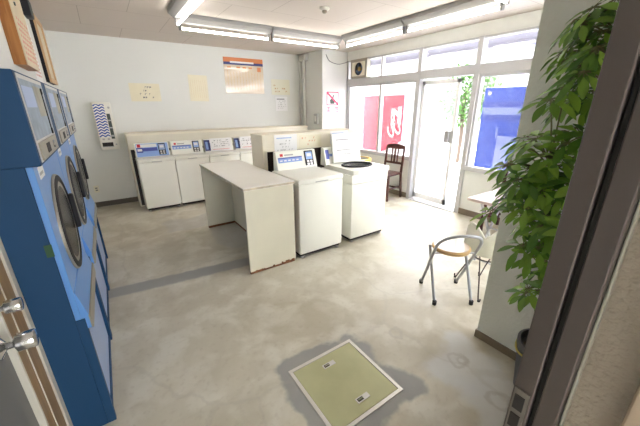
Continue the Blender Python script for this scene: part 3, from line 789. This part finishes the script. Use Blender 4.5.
MB().lathe([(.026, -.03), (.026, -.05), (.012, -.06)], 'coinbox').build('sensor', t)

# ------------------------------------------------------------------ floor hatch
t = thing('floor_hatch', 'square olive floor hatch with a metal rim set in the concrete', 'hatch', (.918, 1.098, 0))
h_ = .252
m = MB()
for a, b_ in (((-h_, -h_), (h_, -h_ + .022)), ((-h_, h_ - .022), (h_, h_)), ((-h_, -h_ + .022), (-h_ + .022, h_ - .022)), ((h_ - .022, -h_ + .022), (h_, h_ - .022))):
    m.box((a[0], a[1], -.02), (b_[0], b_[1], .005), 'hatchframe')
m.build('rim', t, .001)
MB().box((-h_ + .024, -h_ + .024, -.02), (h_ - .024, h_ - .024, .003), 'hatch').build('plate', t, .002)
for hx, hy in ((-.005, .15), (.015, -.155)):
    p = MB().box((hx - .045, hy - .017, .003), (hx + .045, hy + .017, .0055), 'silver').build('handle_plate', t, .001)
    MB().box((hx - .036, hy - .010, .0055), (hx + .002, hy + .010, .0066), 'dark').build('slot', p)
    MB().tube([(hx - .034, hy, .008), (hx + .0, hy, .008)], .0035, 'chrome', 8).build('pull_bar', p)

# ------------------------------------------------------------------ seats and table
# folding stool: one bent loop for rear legs and backrest, crossed by the front legs
A = Vector((.82, -.57, 0)); N = Vector((-.57, -.82, 0))
t = thing('folding_chair', 'grey tube folding chair with a round honey wood seat', 'chair', (2.345, 1.445, 0), 0)
def L3(u, v, z): return A * u + N * v + Vector((0, 0, z))
loop = spline([L3(-.165, 0, .012), L3(-.17, .11, .21), L3(-.175, .22, .42), L3(-.170, .285, .54), L3(-.128, .33, .605), L3(-.065, .348, .632), L3(0, .35, .638),
               L3(.075, .348, .632), L3(.14, .33, .605), L3(.175, .285, .54), L3(.175, .22, .42), L3(.17, .11, .21), L3(.165, 0, .012)], 6)
MB().tube(loop, .0125, 'steel', 10).build('back_frame', t)
for u in (-.155, .155):
    MB().tube(spline([L3(u, .335, .012), L3(u, .19, .25), L3(u * .98, .07, .43)], 5), .0125, 'steel', 10).build('leg', t)
MB().tube([L3(-.155, .07, .425), L3(.155, .07, .425)], .011, 'steel', 8).tube([L3(-.17, .225, .43), L3(.17, .225, .43)], .008, 'steel', 8).build('crossbar', t)
for u, v in ((-.165, 0), (.165, 0), (-.155, .335), (.155, .335)):
    p = L3(u, v, 0); MB().lathe([(.017, 0), (.018, .035), (.014, .04)], 'rubber', p).build('rubber_foot', t)
m = MB(); vs = []; n = 36
for zz, sc in ((.435, .96), (.445, 1.0), (.458, 1.0), (.466, .95), (.462, .5)):
    for i in range(n):
        a = 2 * PI * i / n; vs.append(L3(.155 * sc * math.cos(a), .152 + .160 * sc * math.sin(a), zz))
fs = [list(range(n))[::-1], list(range(4 * n, 5 * n))]
for k in range(4):
    for i in range(n): fs.append([k * n + i, k * n + (i + 1) % n, (k + 1) * n + (i + 1) % n, (k + 1) * n + i])
m.raw(vs, fs[:2] + fs[2:2 + 2 * n], 'seatwood', True); m.raw(vs, fs[2 + 2 * n:], 'seatwood', True)
st = m.build('seat', t)
m = MB().raw([L3(.140 * math.cos(2 * PI * i / n), .152 + .145 * math.sin(2 * PI * i / n), .4672) for i in range(n)], [list(range(n))], 'seatglare'); pd = m.build('seat_centre', st); pd.modifiers.new('t', 'SOLIDIFY').thickness = .003  # pale seat top, the glare on it put into its colour

# cream shell chair on wire legs, its back to us
t = thing('shell_chair', 'cream shell chair with a notched back on thin dark wire legs', 'chair', (2.675, 1.205, 0), 0)
A = Vector((.259, -.966, 0)); N = Vector((-.966, -.259, 0))
rows = []
K = 21
def shell_pt(u, s_):
    # s_ 0 front of seat .. 1 top of back ; u -1..1
    if s_ < .5:
        q = s_ / .5; v = -.24 + .40 * q; z = .365 - .034 * q; w_ = .20 - .005 * q
    else:
        q = (s_ - .5) / .5; v = .16 + .05 * q; z = .345 + .03 * q + .215 * q ** 1.1; w_ = .195 - .035 * q
    if s_ > .999: z += .045 * (1 - (1 - abs(u)) ** 2) - .06 * max(0, 1 - abs(u) / .55) ** 1.3 - .05 * max(0, (abs(u) - .75) / .25) ** 2
    elif s_ > .84: z += (.045 * (1 - (1 - abs(u)) ** 2) - .06 * max(0, 1 - abs(u) / .55) ** 1.3) * (s_ - .84) / .16
    curl = .07 * abs(u) ** 2.2
    return A * (u * w_) + N * (v - (curl * .9 if s_ > .5 else 0)) + Vector((0, 0, z + (curl * .35 * (s_ / .5) if s_ <= .5 else curl * .25)))
vs = []; fs = []; NU = 20
for i in range(K):
    for j in range(NU + 1): vs.append(shell_pt(-1 + 2 * j / NU, i / (K - 1)))
for i in range(K - 1):
    for j in range(NU): a = i * (NU + 1) + j; fs.append([a, a + 1, a + NU + 2, a + NU + 1])
sh = MB().raw(vs, fs, 'shell', True).build('shell', t); md = sh.modifiers.new('t', 'SOLIDIFY'); md.thickness = .012; md.offset = 0
ring = [A * (.12 * math.cos(2 * PI * i / 28)) + N * (.12 * math.sin(2 * PI * i / 28)) + Vector((0, 0, .29)) for i in range(28)]
MB().tube(ring, .006, 'wire', 8, closed=True).build('support_ring', t)
FA = Vector((.873, -.487, 0)); FN = Vector((-.487, -.873, 0)); FO = Vector((-.095, -.025, 0))
for su, sv in ((-1, 1), (1, 1), (-1, -1), (1, -1)):
    top = A * (su * .06 + sv * .01) + N * (sv * .07); o_ = FO + FA * (su * .125) + FN * (sv * .19)
    e_ = FN * sv
    p = [top + Vector((0, 0, .335)), top * .8 + o_ * .2 + Vector((0, 0, .28)), top * .35 + o_ * .65 + Vector((0, 0, .14)), o_ + Vector((0, 0, .012)), o_ + e_ * .022 + Vector((0, 0, .012)), o_ + e_ * .026 + Vector((0, 0, .034))]
    MB().tube(spline(p, 5), .006, 'wire', 8).build('leg', t)
    MB().lathe([(.012, 0), (.012, .012), (.008, .016)], 'rubber', o_ + e_ * .01).build('foot_cap', t)

# small folding table
t = thing('folding_table', 'small table with a pale pink top and crossed grey legs', 'table', (2.96, .82, 0))
MB().rbox((0, 0, .665), (.60, .82, .697), 'tabletop', .008, 3).build('tabletop', t)
for yy in (.12, .70):
    MB().tube([(.07, yy, .665), (.50, yy, .012)], .014, 'steel', 10).build('leg', t)
    MB().tube([(.50, yy - .03, .665), (.07, yy - .03, .012)], .014, 'steel', 10).build('leg', t)
MB().tube([(.285, .09, .34), (.285, .70, .34)], .009, 'steel', 8).build('crossbar', t)
MB().tube([(.09, .09, .03), (.09, .70, .03)], .009, 'steel', 8).build('crossbar', t)

# dark wood chairs
def make_wood_chair(label, loc, rz):
    """seat towards local +x, back at local x=0"""
    t = thing('wooden_chair', label, 'chair', loc, rz, 'dark reddish wooden chairs')
    W_ = .36
    for s_ in (-1, 1):
        y = s_ * (W_ / 2)
        m = MB(); pr = [(-.06, .0), (-.025, .0), (.03, .45), (-.035, .92), (-.065, .92), (-.005, .45)]
        m.prism(pr, y - .016, y + .016, 'rose', 'Y'); m.build('back_post', t, .003)
        MB().prism([(.36, 0), (.39, 0), (.40, .44), (.36, .44)], y - .018, y + .018, 'rose', 'Y').build('leg', t, .003)
    m = MB()
    for i in range(10):
        y0 = -W_ / 2 + W_ * i / 10; y1 = y0 + W_ / 10; f_ = lambda y: .93 + .025 * math.cos(y / (W_ / 2) * PI * .5)
        m.prism([(y0, .865), (y1, .865), (y1, f_(y1)), (y0, f_(y0))], -.066, -.038, 'rose', 'X')
    m.build('top_rail', t)
    MB().box((-.03, -W_ / 2 + .016, .60), (-.012, W_ / 2 - .016, .64), 'rose').build('lower_rail', t, .002)
    for k, y in enumerate((-.06, 0, .06)):
        MB().prism([(-.055, .87), (-.038, .87), (-.012, .63), (-.028, .63)], y - (.012 if k != 1 else .018), y + (.012 if k != 1 else .018), 'rose', 'Y').build('back_slat', t, .002)
    MB().rbox((-.005, -W_ / 2 - .02, .44), (.42, W_ / 2 + .02, .475), 'rose', .01).build('seat', t)
    for s_ in (-1, 1): MB().box((.0, s_ * W_ / 2 - .01, .20), (.37, s_ * W_ / 2 + .01, .225), 'rose').build('side_stretcher', t)
    MB().box((.37, -W_ / 2, .23), (.388, W_ / 2, .255), 'rose').box((-.025, -W_ / 2, .16), (-.007, W_ / 2, .185), 'rose').build('cross_stretcher', t)
    return t
wc = make_wood_chair('dark reddish wooden chair with slatted back by the window', (4.20, 3.80, 0), R(180 + 8))
dup(wc, (4.27, 1.72, 0), R(180), 'dark wooden chair half hidden behind the small table')

# yellow laundry hamper
t = thing('laundry_basket', 'pale laundry basket with a yellow rim behind the open washer', 'basket', (3.53, 4.0, 0))
MB().lathe([(.17, 0), (.20, .73), (.19, .73), (.16, .03), (.02, .03)], 'bin').build('body', t)
MB().lathe([(.20, .69), (.225, .695), (.228, .74), (.19, .745), (.19, .69)], 'yellow').build('rim', t)

# ------------------------------------------------------------------ plant
t = thing('potted_plant', 'tall potted umbrella plant against the wallpapered partition', 'plant', (1.755, .40, 0))
PO = (.03, .01, 0)
MB().lathe([(.085, 0), (.097, .02), (.125, .30), (.132, .31), (.132, .345), (.118, .348), (.116, .30), (.02, .295)], 'pot', PO).build('pot', t)
MB().lathe([(.115, .28), (.09, .306), (.02, .31)], 'soil', PO).build('soil', t)
MB().tube([(PO[0] + .130 * math.cos(2 * PI * i / 30), PO[1] + .130 * math.sin(2 * PI * i / 30), .285 + .006 * math.sin(i)) for i in range(30)], .006, 'yellowband', 6, closed=True).build('twine', t)
pr = random.Random(21)
fol = MB()
def leaflet(base, d, up, L, W_):
    d = d.normalized(); side = d.cross(up)
    if side.length < .05: side = d.cross(Vector((1, 0, 0)))
    side.normalize(); nrm = side.cross(d).normalized()
    prof = [(0, .06), (.18, .42), (.42, .92), (.62, 1.0), (.82, .68), (.94, .3), (1.0, 0.02)]
    vs = []; droop = pr.uniform(.12, .3); fold = pr.uniform(.12, .3)
    for s_, w_ in prof:
        c = base + d * (L * s_) - Vector((0, 0, 1)) * (droop * L * s_ * s_)
        hw = W_ * .5 * w_
        vs += [c - side * hw + nrm * hw * fold, c, c + side * hw + nrm * hw * fold]
    fs = []
    for i in range(len(prof) - 1):
        a = i * 3; fs += [[a, a + 1, a + 4, a + 3], [a + 1, a + 2, a + 5, a + 4]]
    fol.raw(vs, fs, 'leaf', True)
stems = MB()
def whorl(p, axis, n, L, tilt):
    axis = axis.normalized(); ref = Vector((0, 0, 1)) if abs(axis.z) < .9 else Vector((1, 0, 0))
    a = axis.cross(ref).normalized(); b_ = axis.cross(a).normalized(); off = pr.uniform(0, 6.28)
    for k in range(n):
        q = off + 2 * PI * k / n + pr.uniform(-.12, .12)
        rad = a * math.cos(q) + b_ * math.sin(q)
        d = rad * math.cos(tilt) + axis * math.sin(tilt) + Vector((0, 0, pr.uniform(-.12, .05)))
        base = p + d.normalized() * .022
        stems.tube([p, base], .002, 'bark', 5, caps=False)
        leaflet(base, d, axis if abs(axis.dot(d.normalized())) < .95 else ref, L * pr.uniform(.8, 1.15), L * pr.uniform(.32, .41))
def branch(path, r0, r1, nodes, spread, L, skip=.0):
    sp = spline(path, 8); k = len(sp)
    stems.tube(sp, [r0 + (r1 - r0) * i / (k - 1) for i in range(k)], 'bark', 7)
    for i in range(nodes):
        f_ = skip + (1 - skip) * (i + .6) / nodes
        c = sp[min(k - 1, int(f_ * (k - 1)))]
        a = pr.uniform(0, 2 * PI); el = pr.uniform(-.05, .75)
        d = Vector((math.cos(a) * math.cos(el), math.sin(a) * math.cos(el), math.sin(el)))
        # keep leaves off the partition wall
        if c.x + d.x * spread > .13: d.x = -abs(d.x) * .6
        tip = c + d * spread * pr.uniform(.65, 1.15)
        stems.tube(spline([c, c + d * spread * .5 + Vector((0, 0, .03)), tip], 4), .0028, 'bark', 5)
        ax = (d + Vector((0, 0, .7))).normalized()
        whorl(tip, ax, pr.choice((6, 7, 8)), L, pr.uniform(-.35, .1))
V = Vector
trunks = [spline([V((.03, -.06, .30)), V((0, -.02, .8)), V((-.02, .04, 1.3)), V((-.04, .04, 1.75)), V((-.03, .06, 2.15))], 10),
          spline([V((.01, -.05, .30)), V((-.03, .0, .6)), V((-.10, .08, .9)), V((-.16, .12, 1.2)), V((-.18, .13, 1.36))], 10)]
for sp, r0, r1 in ((trunks[0], .014, .006), (trunks[1], .012, .005)):
    stems.tube(sp, [r0 + (r1 - r0) * i / (len(sp) - 1) for i in range(len(sp))], 'bark', 7)
TIPS = [(-0.123, 0.1, 1.928), (-0.083, 0.145, 1.887), (-0.065, 0.194, 1.847), (-0.015, 0.232, 1.778), (-0.083, 0.146, 1.75), (-0.021, 0.112, 1.727), (-0.325, 0.089, 1.663), (-0.177, 0.026, 1.622), (-0.014, 0.092, 1.826), (-0.114, 0.09, 1.616), (-0.029, 0.2, 1.619), (-0.297, 0.033, 1.777), (-0.176, 0.166, 1.908), (-0.251, 0.169, 1.466), (-0.15, 0.099, 1.449), (-0.14, 0.276, 1.405), (-0.331, 0.23, 1.351), (-0.261, 0.169, 1.34), (-0.24, 0.089, 1.362), (-0.023, 0.086, 1.385), (-0.075, 0.289, 1.201), (-0.281, 0.106, 1.258), (-0.064, 0.092, 1.179), (-0.288, -0.011, 1.316), (-0.125, 0.22, 1.132), (-0.292, 0.059, 1.161), (-0.334, -0.031, 1.167), (-0.039, 0.199, 1.029), (-0.264, 0.242, 1.176), (-0.262, 0.011, 1.49), (-0.001, 0.125, 0.934), (-0.038, 0.057, 0.98), (-0.237, 0.09, 0.939), (-0.008, 0.119, 0.764), (-0.152, 0.1, 0.729), (-0.105, 0.035, 0.891)]
for q in [V(q) for q in TIPS] + [V(q) + V((pr.uniform(-.06, .03), pr.uniform(-.06, .05), pr.uniform(-.07, .06))) for q in TIPS for _ in (0, 1)]:
    # leave from the trunk point a little below the tip
    c = min((p for sp in trunks for p in sp), key=lambda p: (p - q + V((0, 0, .07))).length)
    d = q - c; d = d.normalized() if d.length > .01 else V((0, 0, 1))
    stems.tube(spline([c, c + (q - c) * .5 + V((0, 0, .025)), q], 5), .0032, 'bark', 5)
    ax = (V((d.x, d.y, 0)) * .7 + V((0, 0, .8))).normalized()
    whorl(q, ax, pr.choice((7, 8, 8)), .083, pr.uniform(-.45, .05))
stems.build('stem', t); fol.build('foliage', t)

# ------------------------------------------------------------------ outside
struct(MB().box((RW + .1, -9, -.14), (30, 24, -.04), 'street').build('ground'))
struct(MB().box((RW, 2.57, -.1), (RW + .12, 3.465, 0), 'street').build('trim_5'))
# shutter box under the canopy outside
t = thing('shutter_box', 'long grey shutter box outside above the windows', 'shutter', (RW + .32, -1.5, 2.38))
MB().box((0, 0, 0), (.30, 7.2, .30), 'awning').build('case', t, .01)
MB().box((-.01, 0, -.03), (.31, 7.2, .0), 'awning').build('lower_lip', t, .004)
# red vending machine
RX = 4.86
t = thing('vending_machine', 'red vending machine with white script outside the window', 'vending machine', (RX, 4.24, -.04))
RL, RH = 1.14, 1.83
MB().box((.02, .0, .06), (.76, RL, RH), 'machwhite').build('body', t, .01)
m = MB().raw([(0, .0, RH), (0, RL, RH), (0, RL, .42), (0, .58, .66), (0, .30, .80), (0, 0, .96), (.02, 0, RH), (.02, RL, RH), (.02, RL, .42), (.02, .58, .66), (.02, .30, .80), (.02, 0, .96)],
             [(0, 1, 2, 3, 4, 5), (11, 10, 9, 8, 7, 6), (0, 6, 7, 1), (1, 7, 8, 2), (2, 8, 9, 3), (3, 9, 10, 4), (4, 10, 11, 5), (5, 11, 6, 0)], 'redmachine')
m.build('red_panel', t)
for fx in (.08, .68):
    for fy in (.08, RL - .08): MB().cyl((fx, fy, 0), (fx, fy, .07), .03, 'grey').build('foot', t)
# script lettering, reading upwards in two lines
GLY = {
    'C': [[(.62, .92), (.50, 1.08), (.25, .98), (.08, .62), (.08, .25), (.28, .0), (.55, .06), (.72, .28)]],
    'o': [[(.30, .52), (.12, .36), (.10, .12), (.25, 0), (.42, .12), (.44, .36), (.32, .52), (.46, .46), (.58, .48)]],
    'c': [[(.44, .44), (.30, .54), (.12, .38), (.10, .12), (.26, 0), (.46, .08), (.58, .22)]],
    'a': [[(.44, .46), (.26, .54), (.10, .34), (.12, .06), (.26, .02), (.42, .28), (.46, .50), (.44, .10), (.52, .0), (.64, .12)]],
    'l': [[(.08, .12), (.30, .60), (.40, 1.0), (.30, 1.06), (.18, .70), (.14, .14), (.24, 0), (.40, .12)]],
    '-': [[(.05, .26), (.35, .30)]],
}
def script(mb, text, oy, oz, h, m):
    """text runs up +Z, its top towards +Y; lies on the plane x=0 facing -X"""
    x = 0; lift = 0
    for ch in text:
        for st_ in GLY[ch]:
            lift += .0012
            pts = spline([(px + py * .28, py, 0) for px, py in st_], 6)
            vs = []; fs = []; n_ = len(pts)
            for i in range(n_):
                d = pts[min(i + 1, n_ - 1)] - pts[max(i - 1, 0)]
                nn = Vector((-d.y, d.x, 0)).normalized(); wd = (.035 + .06 * abs(d.y) / max(d.length, 1e-6)) * (.5 if i in (0, n_ - 1) else 1)
                for q in (pts[i] - nn * wd, pts[i] + nn * wd):
                    for xx in (-.003 - lift, .001): vs.append((xx, oy + q.y * h, oz + (x + q.x) * h * 1.55))
            for i in range(n_ - 1):
                a, b_ = 4 * i, 4 * i + 4
                fs += [(a, b_, b_ + 2, a + 2), (a + 1, a + 3, b_ + 3, b_ + 1), (a, a + 1, b_ + 1, b_), (a + 2, b_ + 2, b_ + 3, a + 3)]
            fs += [(0, 2, 3, 1), (4 * n_ - 4, 4 * n_ - 3, 4 * n_ - 1, 4 * n_ - 2)]
            mb.raw(vs, fs, m)
        x += {'C': .74, 'o': .52, 'c': .50, 'a': .56, 'l': .36, '-': .38}[ch]
m = MB(); script(m, 'Coca', .215, 1.0, .155, 'whitegloss'); script(m, 'Cola', .045, 1.07, .155, 'whitegloss')
m.build('script_lettering', t)
# blue machine
t = thing('vending_machine', 'blue vending machine outside the window behind the plant', 'vending machine', (4.86, 1.55, -.04))
MB().box((0, 0, .06), (.75, 1.13, 1.88), 'bluemachine').build('body', t, .012)
MB().box((-.008, .0, 1.60), (0, 1.13, 1.68), 'blueledge').box((-.010, .03, 1.50), (0, 1.10, 1.60), 'blueband').box((-.008, .0, 1.42), (0, 1.13, 1.50), 'blueledge').build('band', t)
MB().rbox((-.07, .45, .55), (0, .80, 1.20), 'blueband', .01).build('coin_cover', t)
MB().rbox((-.05, .15, .50), (0, .40, 1.05), 'blueband', .01).build('cup_cover', t)
MB().box((-.012, .84, 1.16), (0, .86, 1.32), 'blueband').build('pull_bar', t)
for yy in (.10, 1.05): MB().cyl((0, yy, 1.80), (-.012, yy, 1.80), .026, 'machwhite').build('bolt_cap', t)
for fx in (.08, .67):
    for fy in (.08, 1.05): MB().cyl((fx, fy, 0), (fx, fy, .07), .03, 'grey').build('foot', t)
# street tree
tr = random.Random(4)
def street_tree(loc, label, hgt, rad, nl):
    t = thing('street_tree', label, 'tree', loc)
    st_ = MB(); st_.tube(spline([(0, 0, 0), (.03, .02, hgt * .4), (-.02, .05, hgt * .75), (0, 0, hgt)], 6), .055, 'trunk', 9)
    for k in range(9):
        a = k * 2.4; z = hgt * .55 + k * hgt * .05
        st_.tube(spline([(0, 0, z), (.4 * rad * math.cos(a), .4 * rad * math.sin(a), z + .25), (.85 * rad * math.cos(a), .85 * rad * math.sin(a), z + .5)], 5), .016, 'trunk', 6)
    st_.build('trunk', t)
    lf = MB()
    for k in range(nl):
        while True:
            p = Vector((tr.uniform(-1, 1), tr.uniform(-1, 1), tr.uniform(-1, 1)))
            if p.length < 1 and (p.length > .45 or tr.random() < .4): break
        c = Vector((p.x * rad, p.y * rad, hgt * .92 + p.z * rad * 1.05))
        d = Vector((tr.uniform(-1, 1), tr.uniform(-1, 1), tr.uniform(-.9, .3))).normalized(); sd = d.cross(Vector((tr.uniform(-.4, .4), tr.uniform(-.4, .4), 1))).normalized()
        L_ = tr.uniform(.10, .17); W_ = L_ * .42
        lf.raw([c, c + d * L_ * .45 + sd * W_ * .5, c + d * L_, c + d * L_ * .45 - sd * W_ * .5], [(0, 1, 2, 3)], 'treeleaf')
    lf.build('foliage', t)
street_tree((8.6, 5.25, -.04), 'leafy green street tree seen through the open doorway', 2.1, .85, 2600)
# far building with a low wall
t = thing('far_building', 'pale building across the street seen through the door', 'building', (17, 12, -.04))
MB().box((0, -22, 0), (3, 14, 7), 'building').build('wall', t)
for k in range(9):
    y0 = -12 + k * 2.6
    fr = MB().box((-.06, y0, .95), (0, y0 + 1.5, 2.3), 'alu').build('window', t); MB().box((-.07, y0 + .08, 1.03), (-.055, y0 + 1.42, 2.22), 'bwin').build('pane', fr)
tag(MB().box((13, -8, -.04), (13.2, 22, .85), 'building').build('garden_wall', loc=(13, 7, 0)), 'low pale wall across the street outside the door', 'wall')

# ------------------------------------------------------------------ light
W = bpy.data.worlds.new('sky'); bpy.context.scene.world = W; W.use_nodes = True
bg = W.node_tree.nodes['Background']; bg.inputs[0].default_value = (.985, .99, 1.0, 1); bg.inputs[1].default_value = 9.0
sun = bpy.data.lights.new('sun', 'SUN'); sun.energy = 3.0; sun.angle = R(4); so = bpy.data.objects.new('sun', sun); C.objects.link(so)
so.rotation_euler = (R(8), R(-38), 0); so.location = (0, 0, 8)

# ------------------------------------------------------------------ camera
cam = bpy.data.cameras.new('camera'); co = bpy.data.objects.new('camera', cam); C.objects.link(co)
cam.sensor_width = 36; cam.lens = 304.09 / 640 * 36; cam.clip_start = .02
yaw, pit, rol = R(34.232), R(19.433), R(-.328)
fw = Vector((math.sin(yaw) * math.cos(pit), math.cos(yaw) * math.cos(pit), -math.sin(pit)))
r_ = Vector((math.cos(yaw), -math.sin(yaw), 0)); u_ = r_.cross(fw)
rr = r_ * math.cos(rol) + u_ * math.sin(rol); uu = -r_ * math.sin(rol) + u_ * math.cos(rol)
Mx = Matrix((rr, uu, -fw)).transposed().to_4x4(); Mx.translation = (0, 0, 1.6); co.matrix_world = Mx
S = bpy.context.scene; S.camera = co
S.view_settings.view_transform = 'Standard'; S.view_settings.look = 'None'; S.view_settings.gamma = 1; S.view_settings.use_curve_mapping = False
S.view_settings.exposure = 1.16
S.cycles.use_denoising = True
S.cycles.max_bounces = 10; S.cycles.diffuse_bounces = 6; S.cycles.transparent_max_bounces = 16
